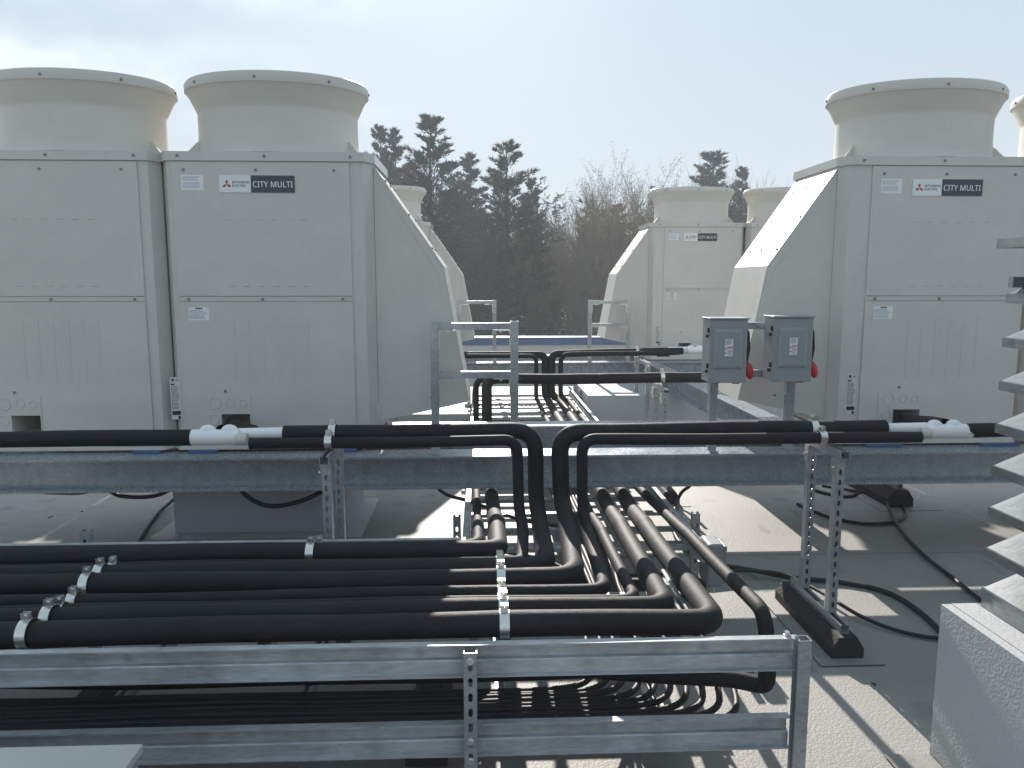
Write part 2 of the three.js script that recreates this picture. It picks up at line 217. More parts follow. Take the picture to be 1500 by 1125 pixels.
// ---------------------------------------------------------------- heat pump units
const UF = 0.74; // depth
function chamferPlan(hw, z1, z0, c) { return [[-hw, z0 + 0.02], [-hw, z1 - c], [-hw + c * 0.65, z1], [hw - c * 0.65, z1], [hw, z1 - c], [hw, z0 + 0.02], [hw - 0.02, z0], [-hw + 0.02, z0]]; }
function ring(pts, n = 72) { return new THREE.LatheGeometry(pts.map(p => new THREE.Vector2(p[0], p[1])), n); }
function makeUnit(hoodSide, pl, pr, label, badge = true, fx = 0) { // local: x centred, z = 0 at the front, y from the roof
  const o = thing('heat_pump_unit', label, 'heat pump', 'rooftop heat pump units');
  const hx0 = pl + 0.22, hx1 = pl + 0.392, cp = chamferPlan(0.62, -0.006, -UF, 0.075), cpn = [...cp.slice(0, 3), [hx0, -0.006], [hx0, -0.3], [hx1, -0.3], [hx1, -0.006], ...cp.slice(3)], hole = [[hx0, 0.80], [hx0, 0.917], [hx1, 0.917], [hx1, 0.80]];
  part('cabinet', [extrudeY(cp, 0.79, 0.80), extrudeY(cpn, 0.80, 0.917), extrudeY(cp, 0.917, 2.42)], M.paint, o);
  const bp = chamferPlan(0.615, 0.012, -UF, 0.07), bpn = [...bp.slice(0, 3), ...[-0.5, 0.33].flatMap(x => [[x, 0.012], [x, -0.25], [x + 0.17, -0.25], [x + 0.17, 0.012]]), ...bp.slice(3)];
  part('base_pan', [extrudeY(bp, 0.703, 0.735), extrudeY(bpn, 0.735, 0.771), extrudeY(bp, 0.771, 0.776), extrudeY(chamferPlan(0.626, 0.02, -UF - 0.006, 0.07), 0.7005, 0.709)], M.hood, o);
  part('panel_backing', extrudeZ([[pl - 0.0035, 0.787], [pr + 0.0035, 0.787], [pr + 0.0035, 2.417], [pl - 0.0035, 2.417]], -0.0058, -0.0052, [hole]), M.paint, o);
  const up = part('upper_panel', RB(pl, pr, 1.632, 2.415, -0.012, 0.003, 0.003), M.paint, o);
  const low = part('lower_panel', [extrudeZ([[pl, 0.79], [pr, 0.79], [pr, 1.598], [pl, 1.598]], -0.004, 0.003, [hole]), RB(pl, pr, 1.602, 1.627, -0.012, 0.001, 0.002)], M.paint, o);
  const ribs = [], dots = []; for (let k = 0; k < 6; k++) { const x = (pl + pr) / 2 - 0.21 + k * 0.088; ribs.push(RB(x, x + 0.017, 1.12, 1.50, -0.002, 0.0046, 0.002)); for (const y of [2.08, 1.69]) dots.push(RB(x - 0.005, x + 0.03, y, y + 0.012, -0.002, 0.0055, 0.0025)); }
  ribs.forEach(g => part('pressed_rib', g, M.paint, low)); parts('pressed_mark', dots, M.paint, up);
  const sc = (list, par, z = 0.004) => parts('screw', list.map(([x, y]) => cylZ(0.0085, 0.007, x, y, z, 10)), M.screw, par);
  const mid = (pl + pr) / 2; sc([[pl + 0.07, 2.368], [mid - 0.03, 2.368], [pr - 0.09, 2.368]], up); sc([[pl + 0.06, 1.614], [mid - 0.02, 1.614], [pr - 0.06, 1.614]], low, 0.003);
  if (badge) { const b = new THREE.PlaneGeometry(0.437, 0.099); const bm = part('badge', B(mid - 0.24, mid + 0.197, 2.238, 2.337, 0.0032, 0.0075), M.white, up, 'white and dark grey maker badge'); b.translate(mid - 0.0215, 2.2875, 0.0079); part('badge_print', b, badgeMat, bm); }
  const pn = (name, mat, x, y, w, h, par) => { const g = new THREE.PlaneGeometry(w, h); g.translate(x + w / 2, y - h / 2, 0.0038); part(name, g, mat, par); };
  pn('notice_label', noteMat, pl + 0.055, 2.338, 0.128, 0.086, up); pn('warning_label', warnMat, pl + 0.055, 1.572, 0.125, 0.088, low);
  { const g = new THREE.PlaneGeometry(0.062, 0.26); g.translate(pl - 0.052, 1.015, -0.0045); part('rating_plate', g, plateMat, o); }
  // knockout plate with rings, open pipe entry
  const kx = pl + 0.12, ko = part('knockout_plate', [extrudeZ([[kx, 0.797], [hx0, 0.797], [hx0, 0.917], [hx1, 0.917], [hx1, 0.797], [kx + 0.28, 0.797], [kx + 0.28, 1.028], [kx + 0.268, 1.04], [kx + 0.012, 1.04], [kx, 1.028]], 0.0032, 0.0062)], M.paint, low);
  parts('knockout', [[0.065, 0.985, 0.036], [0.16, 0.99, 0.026], [0.235, 0.985, 0.022], [0.055, 0.885, 0.03]].map(([x, y, r]) => { const t = new THREE.TorusGeometry(r, 0.0028, 6, 28); t.translate(kx + x, y, 0.0065); return t; }), M.paint, ko);
  sc([[kx + 0.13, 1.058]], low);
  // top cap and fan collar
  const cap = part('top_cap', [extrudeY(chamferPlan(0.632, 0.010, -UF - 0.01, 0.082), 2.4195, 2.472)], M.paint, o); sc([[-0.5, 2.446], [0, 2.446], [0.5, 2.446]], cap, 0.0125);
  const cz = -0.375, OV = 0.74;
  const lath = ring([[0.525, 2.4725], [0.512, 2.482], [0.498, 2.50], [0.492, 2.53], [0.489, 2.62], [0.489, 2.73], [0.4905, 2.742], [0.495, 2.752], [0.513, 2.79], [0.530, 2.825], [0.544, 2.848], [0.549, 2.858], [0.552, 2.862], [0.552, 2.918], [0.546, 2.925], [0.528, 2.926], [0.50, 2.86], [0.47, 2.75], [0.465, 2.50]]); lath.scale(1, 1, OV); lath.translate(0, 0, cz);
  const fc = part('fan_collar', lath, M.plastic, o);
  part('rim_lip', (() => { const g = ring([[0.5525, 2.862], [0.560, 2.864], [0.561, 2.905], [0.5525, 2.909]]); g.scale(1, 1, OV); g.translate(0, 0, cz); return g; })(), M.plastic, fc);
  parts('screw', [20, 65, 110, 160, -30].map(a => { const g = new THREE.CylinderGeometry(0.008, 0.008, 0.012, 8); g.rotateX(Math.PI / 2); g.translate(0, 2.886, 0.561); g.rotateY(R(a - 68)); g.scale(1, 1, OV); g.translate(0, 0, cz); return g; }), M.screw, fc);
  parts('corner_gusset', [-1, 1].map(s => { const g = extrudeZ([[0, 0], [0.10, 0], [0.02, 0.085], [0, 0.10]], -0.004, 0.004); g.rotateY(s > 0 ? R(-22) : R(-158)); g.translate(s * 0.452, 2.473, cz + 0.185 * OV); return g; }), M.plastic, fc);
  part('fan_guard', [ring([[0.0, 2.60], [0.464, 2.60], [0.464, 2.61], [0, 2.61]], 40)].map(g => { g.scale(1, 1, OV); g.translate(0, 0, cz); return g; }), M.paint, fc);
  fc.position.x = fx;
  // side hood: two cheeks, sloped upper sheet, steep lower sheet
  if (hoodSide) {
    const prof = [[0.622, 2.40], [1.03, 1.812], [1.182, 0.972], [0.622, 0.85]], zs = [-0.08, -0.70], S = (pts) => pts.map(p => [hoodSide * p[0], p[1]]);
    const hd = part('side_hood', [extrudeZ(S(prof), zs[0] - 0.004, zs[0]), extrudeZ(S(prof), zs[1], zs[1] + 0.004)], M.hood, o);
    const sheet = (a, b, t, ext) => { const dx = b[0] - a[0], dy = b[1] - a[1], l = Math.hypot(dx, dy), nx = -dy / l, ny = dx / l; return [[a[0] - nx * 0.001, a[1] - ny * 0.001], [b[0] - nx * 0.001, b[1] - ny * 0.001], [b[0] - nx * t, b[1] - ny * t], [a[0] - nx * t, a[1] - ny * t]]; };
    part('sloped_sheet', extrudeZ(S(sheet(prof[0], prof[1], -0.006)), zs[1] - 0.003, zs[0] + 0.003), M.hood, hd); part('steep_sheet', extrudeZ(S(sheet(prof[1], prof[2], -0.006)), zs[1] - 0.003, zs[0] + 0.003), M.hood, hd);
    const A = prof[0], Bq = prof[1], lp = (t) => [A[0] + (Bq[0] - A[0]) * t, A[1] + (Bq[1] - A[1]) * t];
    const ac = sheet(lp(0.10), lp(0.86), -0.0085); const acc = part('access_panel', extrudeZ(S(ac), zs[1] + 0.08, zs[0] - 0.07), M.hood, hd);
    const nx = (A[1] - Bq[1]), ny = (Bq[0] - A[0]), nl = Math.hypot(nx, ny); parts('screw', [0.14, 0.48, 0.82].flatMap(t => [-0.12, -0.38, -0.60].filter(z => t !== 0.48 || z !== -0.38).map(z => { const g = new THREE.CylinderGeometry(0.008, 0.008, 0.008, 8); g.rotateZ(-Math.atan2(nx, ny)); const p = lp(t); g.translate(p[0] + nx / nl * 0.0115, p[1] + ny / nl * 0.0115, z); if (hoodSide < 0) { g.scale(-1, 1, 1); g.index.array.reverse(); } return g; })), M.screw, acc);
    const inset = (d) => { const c = [0.85, 1.5]; return prof.map(p => { const v = [p[0] - c[0], p[1] - c[1]], l = Math.hypot(...v); return [p[0] - v[0] / l * d, p[1] - v[1] / l * d]; }); };
    part('edge_flange', [extrudeZ(S([prof[0], prof[1], inset(0.05)[1], inset(0.06)[0]]), zs[0] + 0.0005, zs[0] + 0.003), extrudeZ(S([prof[1], prof[2], inset(0.05)[2], inset(0.05)[1]]), zs[0] + 0.0005, zs[0] + 0.003)], M.hood, hd);
    part('bracket', [B(hoodSide > 0 ? 0.62 : -0.70, hoodSide > 0 ? 0.70 : -0.62, 0.805, 0.86, zs[0] - 0.05, zs[0] - 0.006)], M.hood, hd); parts('screw', [cylZ(0.009, 0.008, hoodSide * 0.665, 0.835, zs[0] + 0.003, 8), cylZ(0.007, 0.008, hoodSide * 0.95, 1.0, zs[0] + 0.003, 8)], M.screw, hd);
  }
  return o;
}
const LX = -1.255, RX = 2.828, Z1 = -4.7, Z2 = -10.0;
function put(u, x, z) { u.position.set(x, 0, z); return u; }
put(makeUnit(1, -0.542, 0.491, 'large beige heat pump unit with badge beside the left pipe gap and hood facing right'), LX, Z1);
put(makeUnit(0, -0.542, 0.512, 'large heat pump unit cut by the picture edge, left neighbour of the badged unit', false, 0.05), LX - 1.25, Z1);
put(makeUnit(-1, -0.438, 0.54, 'large heat pump unit with badge behind the two grey disconnect switches'), RX, Z1);
put(makeUnit(0, -0.438, 0.54, 'large heat pump unit mostly hidden, only its fan collar shows past the badged right unit', false), RX + 1.27, Z1);
put(makeUnit(-1, -0.438, 0.54, 'smaller looking far heat pump unit with badge and hood, in front of the trees'), RX, Z2);
put(makeUnit(0, -0.438, 0.54, 'far heat pump unit whose fan collar stands behind the sloped hood of the near unit', false), RX + 1.27, Z2);
put(makeUnit(1, -0.542, 0.491, 'far heat pump unit behind the left unit, only hood edge and collar showing'), LX, Z2);
put(makeUnit(0, -0.542, 0.512, 'far heat pump unit next to the far left one, hidden behind the near left units', false), LX - 1.27, Z2);
put(makeUnit(0, -0.542, 0.512, 'outermost far heat pump unit of the left row, hidden behind the cut unit', false), LX - 2.54, Z2);
// blue vibration pads on the front beam
for (const [x0, x1, lab] of [[-2.10, -1.94, 'blue pad under the right foot of the unit cut by the picture edge'], [-1.77, -1.60, 'blue pad under the left foot of the badged left unit'], [-0.93, -0.76, 'blue pad under the right foot of the badged left unit'], [2.43, 2.66, 'blue pad under the left foot of the badged right unit'], [3.18, 3.42, 'blue pad under the right foot of the badged right unit']])
  solo('vibration_pad', RB(x0, x1, BT + 0.0005, 0.6998, -4.83, -4.645, 0.003), M.blue, lab, 'pad', 'blue pads on the front beam');

// ---------------------------------------------------------------- strut goal-post frames on the beams and the disconnect switches
function frame(xa, xb, z, label, toff = 0) {
  const o = thing('strut_frame', label, 'frame', 'strut frames standing on the beams'), top = 1.485;
  for (const x of [xa, xb]) { const g = strutGeo(top - BT - 0.012, false, 0.047, 0.047); g.translate(x, BT + 0.012, z); part('post', g, M.galv, o); part('foot_bracket', [B(x - 0.027, x + 0.027, BT + 0.001, BT + 0.008, z - 0.03, z + 0.075), B(x - 0.026, x + 0.026, BT + 0.008, BT + 0.10, z + 0.0245, z + 0.030)], M.galv, o); part('bolt', [hexBolt(x, BT + 0.055, z + 0.034)], M.zinc, o); }
  for (const [y0, y1] of [[1.428, 1.482], [1.138, 1.19]]) { const g = strutGeo(xb - xa - 0.05, false, 0.041, y1 - y0 > 0 ? 0.041 : 0.04); g.rotateZ(-Math.PI / 2); g.translate(xa + 0.025, (y0 + y1) / 2, z); part('crossbar', g, M.galv, o);
    for (const [x, s] of [[xa, 1], [xb, -1]]) { const x0 = x + s * 0.026; part('corner_bracket', [B(Math.min(x0, x0 + s * 0.10), Math.max(x0, x0 + s * 0.10), y0 - 0.001, y0 + 0.004, z - 0.02, z + 0.02), B(Math.min(x0 - s * 0.001, x0 + s * 0.004), Math.max(x0 - s * 0.001, x0 + s * 0.004), y0 - 0.105, y0 - 0.002, z - 0.02, z + 0.02), cylY(0.008, 0.012, x0 + s * 0.055, y0 - 0.013, z, 6)], M.zinc, o); } }
  return o;
}
frame(-0.27, 0.207, -4.6, 'silver strut frame between the left pipe risers and the left unit hood');
frame(1.42, 1.90, -4.6, 'strut frame carrying the two grey disconnect switches');
frame(-0.275, 0.19, -9.9, 'small far strut frame beside the hood edge of the far left unit');
frame(1.42, 1.92, -9.9, 'small far strut frame in front of the far badged unit hood');
function disconnect(x0, x1, y0, y1, z1, label) {
  const o = thing('disconnect_switch', label, 'switch box', 'grey disconnect switches'), zb = z1 - 0.155, cx = (x0 + x1) / 2;
  part('enclosure', RB(x0, x1, y0, y1, zb, z1 - 0.014, 0.004), M.box, o);
  const d = part('door', [RB(x0 - 0.003, x1 + 0.003, y0 - 0.004, y1 - 0.004, z1 - 0.013, z1, 0.003)], M.box, o);
  const em = new THREE.ExtrudeGeometry(new THREE.Shape([[-0.07, -0.1], [0.07, -0.1], [0.07, 0.1], [-0.07, 0.1]].map(p => new THREE.Vector2(...p))), { depth: 0.001, bevelEnabled: true, bevelSize: 0.018, bevelThickness: 0.012, bevelSegments: 2 }); em.translate(cx - 0.002, (y0 + y1) / 2 + 0.012, z1 - 0.001); part('raised_field', em, M.box, d);
  const g = new THREE.PlaneGeometry(0.05, 0.105); g.translate(cx, (y0 + y1) / 2 + 0.02, z1 + 0.0125); part('warning_label', g, discMat, d);
  part('rain_lid', [RB(x0 - 0.008, x1 + 0.008, y1 - 0.003, y1 + 0.007, zb, z1 + 0.012, 0.003)], M.box, o);
  parts('hinge', [0.22, 0.78].flatMap(t => [cylY(0.008, 0.03, x0 - 0.006, y0 + (y1 - y0) * t, z1 - 0.016, 8), B(x0 - 0.012, x0 - 0.001, y0 + (y1 - y0) * t - 0.028, y0 + (y1 - y0) * t - 0.008, z1 - 0.05, z1 - 0.03)]), M.dark, o);
  const hs = extrudeZ([[0, 0], [0.020, 0.004], [0.036, 0.10], [0.028, 0.20], [0.010, 0.235], [0, 0.235]], -0.02, 0.02); hs.translate(x1 + 0.005, y0 + 0.085, z1 - 0.07); const hn = part('handle_guard', hs, M.dark, o);
  const k = new THREE.SphereGeometry(0.5, 16, 12); k.scale(0.052, 0.105, 0.046); k.rotateZ(R(14)); k.translate(x1 + 0.036, y0 + 0.062, z1 - 0.05); const k2 = tube(path([V(x1 + 0.008, y0 + 0.125, z1 - 0.07), V(x1 + 0.02, y0 + 0.10, z1 - 0.068)], 0.01, 0.01), 0.009, 8); part('handle_grip', [k.toNonIndexed(), k2], M.red, hn, 'red handle grip');
  part('drain_clip', B(cx + 0.03, cx + 0.075, y0 - 0.008, y0 - 0.0045, z1 - 0.008, z1 + 0.003), M.dark, o);
  part('mount_strap', B(x0 + 0.05, x1 - 0.05, y0 + 0.02, y1 - 0.02, zb - 0.0425, zb - 0.001), M.galv, o);
  return o;
}
disconnect(1.330, 1.545, 1.137, 1.505, -4.385, 'grey disconnect switch box next to the corridor, farther from the right unit');
disconnect(1.702, 1.930, 1.142, 1.515, -4.385, 'grey disconnect switch box in front of the right unit hood, second from the corridor');

// ---------------------------------------------------------------- pipe stands on rubber blocks
function stand(x, za, zb, top, label, blockLen = 0.8) {
  const o = thing('pipe_stand', label, 'pipe stand', 'strut pipe stands on rubber blocks'), zc = (za + zb) / 2;
  const bl = extrudeZ([[-0.075, 0], [0.075, 0], [0.075, 0.045], [0.042, 0.10], [-0.042, 0.10], [-0.075, 0.045]], zc - blockLen / 2, zc + blockLen / 2); bl.translate(x, 0.0045, 0); part('rubber_block', bl, M.rubber, o);
  part('walk_pad', RB(x - 0.15, x + 0.15, 0.0006, 0.0042, zc - blockLen / 2 - 0.08, zc + blockLen / 2 + 0.06, 0.0015), M.roof, o);
  const lay = (y, z0, z1, slots) => { const g = strutGeo(z1 - z0, slots); g.rotateX(Math.PI / 2); g.translate(x, y, z0); return g; };
  const bs = lay(0.125, zc - blockLen / 2 + 0.06, zc + blockLen / 2 - 0.04, false); part('base_channel', bs, M.galv, o);
  for (const z of [za, zb]) { const g = strutGeo(top - 0.15 - 0.041, true); g.translate(x, 0.148, z); part('post', g, M.galv, o); part('angle_bracket', [B(x - 0.02, x + 0.02, 0.1465, 0.151, z - 0.11, z - 0.0215), B(x - 0.02, x + 0.02, 0.1505, 0.245, z - 0.0265, z - 0.0215)], M.zinc, o); part('side_plate', B(x - 0.0265, x - 0.0215, top - 0.13, top - 0.045, z - 0.02, z + 0.02), M.zinc, o); parts('bolt', [hexBolt(x, 0.175, z - 0.029), hexBolt(x, 0.225, z - 0.029), hexBolt(x - 0.03, top - 0.09, z, 0.008, 0.008, 'x')], M.zinc, o); }
  part('arm', lay(top - 0.02, Math.min(za, zb) - 0.06, Math.max(za, zb) + 0.06, false), M.galv, o);
  const up = strutGeo(0.05, false); up.rotateZ(-Math.PI / 2); up.translate(x - 0.025, top + 0.0215, zc + 0.06); 
  return o;
}
stand(1.678, -3.455, -3.755, 0.945, 'pipe stand of two slotted posts on a rubber block beside the grey intake box', 0.68);
stand(-0.70, -3.455, -3.755, 0.945, 'pipe stand of slotted posts in front of the left badged unit', 0.68);
stand(1.47, -6.02, -6.32, 0.885, 'far pipe stand just behind the sunlit beam beside the tie beam', 0.86);
stand(1.78, -8.05, -8.62, 0.87, 'far pipe stand before the far curb, thinner looking', 0.9);
{ const o = thing('beam_block', 'black rubber support block under the right unit with cables around it', 'rubber block'); const g = extrudeZ([[-0.1, 0], [0.1, 0], [0.1, 0.06], [0.055, 0.13], [-0.055, 0.13], [-0.1, 0.06]], -6.3, -5.6); g.translate(3.22, 0.0045, 0); part('rubber_block', g, M.rubber, o); part('walk_pad', B(3.02, 3.5, 0.0006, 0.004, -6.4, -5.5), M.roof, o); const s = strutGeo(0.6, false); s.rotateX(Math.PI / 2); s.translate(3.22, 0.155, -6.22); part('base_channel', s, M.galv, o); part('post', B(3.19, 3.25, 0.177, 0.482, -5.85, -5.79), M.galv, o); }

// ---------------------------------------------------------------- two-tier pipe rack in the foreground
const ZN = -2.30, ZF = -3.29;
function railGeo(x0, x1, y0, y1, z, s) { // rolled tray side rail with beads; s = side that the flanges point to
  const h = y1 - y0, pr = [[0, 0], [0.036, 0], [0.036, 0.004], [0.021, 0.006], [0.021, h * 0.44], [0.018, h * 0.475], [0.004, h * 0.49], [0.004, h - 0.013], [0.009, h - 0.006], [0.036, h - 0.005], [0.036, h], [0.008, h], [0.001, h - 0.008], [0.001, h * 0.495], [0.0005, h * 0.48], [0.016, h * 0.465], [0.018, h * 0.43], [0.018, 0.008], [0.001, 0.004]].reverse();
  const g = extrudeZ(pr.map(p => [-s * p[0], p[1]]), 0, x1 - x0); g.rotateY(Math.PI / 2); g.translate(x0, y0, z); return boxUV(g); }
{ const o = thing('pipe_rack', 'two tier galvanized rack across the foreground carrying the black pipes and cables', 'rack');
  part('side_rail', railGeo(-3.4, 1.005, 0.492, 0.60, ZN, 1), M.rail, o, 'upper front rail of the rack'); part('side_rail', railGeo(-3.4, 0.99, 0.225, 0.335, ZN, 1), M.rail, o, 'lower front rail of the rack');
  part('side_rail', railGeo(-3.4, -0.07, 0.492, 0.60, ZF, 1), M.rail, o, 'upper back rail of the rack');
  part('side_rail', railGeo(-3.4, 0.90, 0.225, 0.335, ZF, 1), M.rail, o, 'lower back rail of the rack');
  const post = (x, z, turn, h) => { const g = strutGeo(h, true); g.rotateY(turn); g.translate(x, 0.006, z); part('post', g, M.galv, o); };
  post(-0.035, ZN + 0.052, 0, 0.585); post(1.012, ZN + 0.045, Math.PI / 2, 0.60); post(-1.72, ZF - 0.024, 0, 0.64); post(-2.2, ZN + 0.052, 0, 0.585); post(-0.035, ZF - 0.024, 0, 0.43); post(0.86, ZF - 0.024, 0, 0.43);
  parts('bolt', [hexBolt(-0.035, 0.565, ZN + 0.078), hexBolt(-0.035, 0.30, ZN + 0.078), hexBolt(-0.035, 0.235, ZN + 0.078), hexBolt(1.036, 0.545, ZN + 0.045, 0.009, 0.008, 'x'), hexBolt(1.036, 0.29, ZN + 0.045, 0.009, 0.008, 'x'), hexBolt(1.036, 0.23, ZN + 0.045, 0.009, 0.008, 'x'), hexBolt(0.975, 0.607, ZN + 0.01, 0.009, 0.01, 'y')], M.zinc, o);
  parts('carriage_bolt', [at(640, 790, 0.57), at(658, 789, 0.57)].map(p => { const g = new THREE.SphereGeometry(0.011, 12, 6, 0, 6.3, 0, 1.6); g.rotateX(Math.PI / 2); g.translate(p.x, 0.555, ZF + 0.006); return g; }), M.zinc, o);
  for (const x of [0.075, -0.70, -1.45, -2.2, 0.72]) { const g = strutGeo(ZN - ZF - 0.06 - (x > 0.5 ? 0.3 : 0), true); g.rotateX(Math.PI / 2); g.translate(x, 0.5445, ZF + 0.03 + (x > 0.5 ? 0.3 : 0)); part('crossbar', g, M.galv, o); }
  for (const x of [0.07, -0.64, -1.30, -2.0, 0.62]) { const g = strutGeo(ZN - ZF - 0.06, true); g.rotateX(Math.PI / 2); g.translate(x, 0.222, ZF + 0.03); part('rung', g, M.galv, o); }
  for (const x of [-1.55, -0.2]) { const g = extrudeZ([[-0.075, 0], [0.075, 0], [0.075, 0.045], [0.042, 0.10], [-0.042, 0.10], [-0.075, 0.045]], -3.15, -2.55); g.translate(x, 0.0045, 0); part('rubber_block', g, M.rubber, o); }
}
// corridor ladder tray
{ const o = thing('ladder_tray', 'long galvanized ladder tray running back along the corridor under the beams', 'cable tray');
  const L = at(683, 770, 0.40).x, Rr = 1.125;
  for (const [x, s] of [[L, 1], [Rr, -1]]) { const g = railGeo(-9.6, -3.72, 0.30, 0.40, 0, -s); g.rotateY(-Math.PI / 2); g.scale(1, 1, 1); const bb = new THREE.Box3().setFromBufferAttribute(g.attributes.position); g.translate(x - (bb.min.x + bb.max.x) / 2, 0, -3.72 - bb.max.z); part('side_rail', g, M.rail, o); }
  for (let z = -3.9; z > -9.5; z -= 0.305) { const g = strutGeo(Rr - L - 0.05, true, 0.041, 0.022); g.rotateX(-Math.PI / 2); g.rotateY(-Math.PI / 2); const bb = new THREE.Box3().setFromBufferAttribute(g.attributes.position); g.translate(L + 0.025 - bb.min.x, 0.318, z); part('rung', g, M.galv, o); }
  for (const z of [-4.05, -6.7, -8.9]) { for (const x of [L - 0.05, Rr + 0.055]) { const s = strutGeo(0.36, true); s.translate(x, 0.1, z); part('post', s, M.galv, o); } const b = extrudeZ([[-0.075, 0], [0.075, 0], [0.075, 0.045], [0.042, 0.095], [-0.042, 0.095], [-0.075, 0.045]], 0, 1.45); b.rotateY(Math.PI / 2); b.translate(L - 0.13, 0.0045, z); part('rubber_block', b, M.rubber, o); const g = strutGeo(1.4, true); g.rotateZ(-Math.PI / 2); g.translate(L - 0.1, 0.275, z); part('crossbar', g, M.galv, o); }
}
{ const o = thing('junction_box', 'blue grey cast junction box on the end of the corridor tray', 'box'); const p = at(1014, 785, 0.30); part('box_body', RB(1.15, 1.235, 0.17, 0.40, -3.86, -3.70, 0.018), M.box, o); part('cover', RB(1.236, 1.252, 0.185, 0.385, -3.845, -3.715, 0.006), M.box, o); part('hub', [cylY(0.022, 0.05, 1.19, 0.12, -3.78, 12)], M.zinc, o); }

// ---------------------------------------------------------------- insulated pipes
const PT = 0.566;
function wavy(ps, amp) { const a = rr(0, 6), b = rr(0, 6); return ps.map((p, i) => { const q = p.clone(); const s = i * 0.06; q.y += amp * (Math.sin(s * 2.1 + a) + 0.5 * Math.sin(s * 5.3 + b)); q.z += amp * 0.6 * Math.sin(s * 1.7 + b); return q; }); }
function pipe(pts, r, label, rad = 0.082, amp = 0.0038) { return solo('insulated_pipe', tube(wavy(path(pts, rad, 0.06), amp), r, 18, 0.03), M.foam, label, 'pipe', 'black insulated refrigerant pipes'); }
const XL = -3.3, up = (r) => PT + r;
// far ends of the four pipes that run the whole corridor
const r1 = 0.042, r2 = 0.039, r3 = 0.024, r4 = 0.025, r5 = 0.041, r6 = 0.036, r7 = 0.024, r8 = 0.042, r9 = 0.025, r0 = 0.027;
const z1 = -2.385, z2 = -2.505, z3 = -2.60, z4 = -2.68, z5 = -2.785, z6 = -2.902, z7 = -2.988, z8 = -3.085, z9 = -3.195;
const c1 = at(1040, 898, up(r1)), c2 = at(972, 880, up(r2)), c3 = at(926, 868, up(r3)), c4 = at(884, 860, up(r4));
pipe([V(XL, up(r1), z1), V(c1.x, up(r1), z1), V(0.79, 0.55, -3.55), V(0.87, 0.415, -4.3), V(0.90, 0.40, -5), V(0.90, 0.39, -8.52), V(0.81, 0.45, -8.62), V(0.81, 0.915, -8.62), V(2.3, 0.935, -8.62)], r1, 'thick black insulated pipe next to the upper front rail of the rack');
pipe([V(XL, up(r2), z2), V(c2.x, up(r2), z2), V(0.675, 0.55, -3.55), V(0.74, 0.415, -4.3), V(0.77, 0.40, -5), V(0.765, 0.39, -8.52), V(0.735, 0.45, -8.62), V(0.735, 0.905, -8.62), V(-1.2, 0.90, -8.62)], r2, 'thick black insulated pipe, second behind the upper front rail of the rack');
pipe([V(XL, up(r3), z3), V(c3.x, up(r3), z3), V(0.575, 0.54, -3.5), V(0.625, 0.40, -4.3), V(0.655, 0.385, -5), V(0.65, 0.38, -8.45), V(0.63, 0.42, -8.54), V(0.63, 0.90, -8.54), V(-1.2, 0.895, -8.54)], r3, 'thin black insulated pipe, third behind the upper front rail of the rack', 0.08);
pipe([V(0.985, 0.40, -2.455), V(0.975, 0.585, -2.47), V(1.01, 0.50, -3.6), V(1.03, 0.415, -4.35), V(1.005, 0.40, -5), V(1.0, 0.39, -8.45), V(0.905, 0.43, -8.54), V(0.905, 0.91, -8.54), V(2.25, 0.93, -8.54)], r0, 'thin black insulated pipe along the right rail of the corridor tray', 0.1);
const FZ = -3.52, FB = -3.625, FY = 0.995;
pipe([V(XL, up(r4), z4), V(c4.x, up(r4), z4), V(0.487, 0.60, -3.42), V(0.482, 0.66, FZ), V(0.475, FY - 0.012, FZ), V(2.1, FY - 0.008, FZ)], r4 + 0.002, 'thin pipe rising before the front beam and turning right over the stand', 0.075);
pipe([V(XL, up(r5), z5), V(at(842, 843, up(r5)).x, up(r5), z5), V(0.40, 0.615, -3.48), V(0.392, 0.68, FB), V(0.38, FY + 0.01, FB), V(1.98, FY + 0.01, FB)], r5, 'thick pipe rising before the front beam and turning right over the stand', 0.11);
pipe([V(XL, up(r6), z6), V(at(800, 826, up(r6)).x, up(r6), z6), V(0.275, 0.61, -3.48), V(0.268, 0.68, FB), V(0.265, FY + 0.01, FB), V(-0.93, FY + 0.01, FB)], r6 + 0.003, 'thick pipe rising before the front beam and turning left to the white joint', 0.11);
pipe([V(XL, up(r7), z7), V(at(764, 823, up(r7)).x, up(r7), z7), V(0.193, 0.60, -3.38), V(0.18, 0.66, FZ), V(0.172, FY - 0.012, FZ), V(-1.06, FY - 0.012, FZ)], r7 + 0.002, 'thin pipe rising before the front beam and turning left to the white joint', 0.075);
const p8x = at(730, 805, up(r8)).x, p9x = at(700, 796, up(r9)).x;
pipe([V(XL, up(r8), z8), V(p8x, up(r8), z8), V(0.075, 0.58, -3.55), V(0.075, 0.42, -4.2), V(0.06, 0.40, -5), V(0.053, 0.40, -6.06), V(0.053, 0.945, -6.12), V(2.9, 0.95, -6.12)], r8, 'thick black pipe turning back along the corridor tray and crossing behind the sunlit beam');
pipe([V(XL, up(r9), z9), V(p9x, up(r9), z9), V(-0.015, 0.57, -3.6), V(-0.02, 0.40, -4.2), V(-0.03, 0.385, -5), V(-0.034, 0.385, -6.16), V(-0.034, 0.93, -6.23), V(2.8, 0.945, -6.23)], r9, 'thin black pipe beside the back rail of the rack that turns back along the corridor', 0.08);
pipe([V(0.985, 0.41, -2.456), V(0.985, 0.335, -2.46), V(0.86, 0.335, -2.52), V(0.4, 0.352, -2.55), V(XL, 0.345, -2.60)], r0 + 0.003, 'black conduit lying on the lower tier of the rack above the cables', 0.13, 0.008);
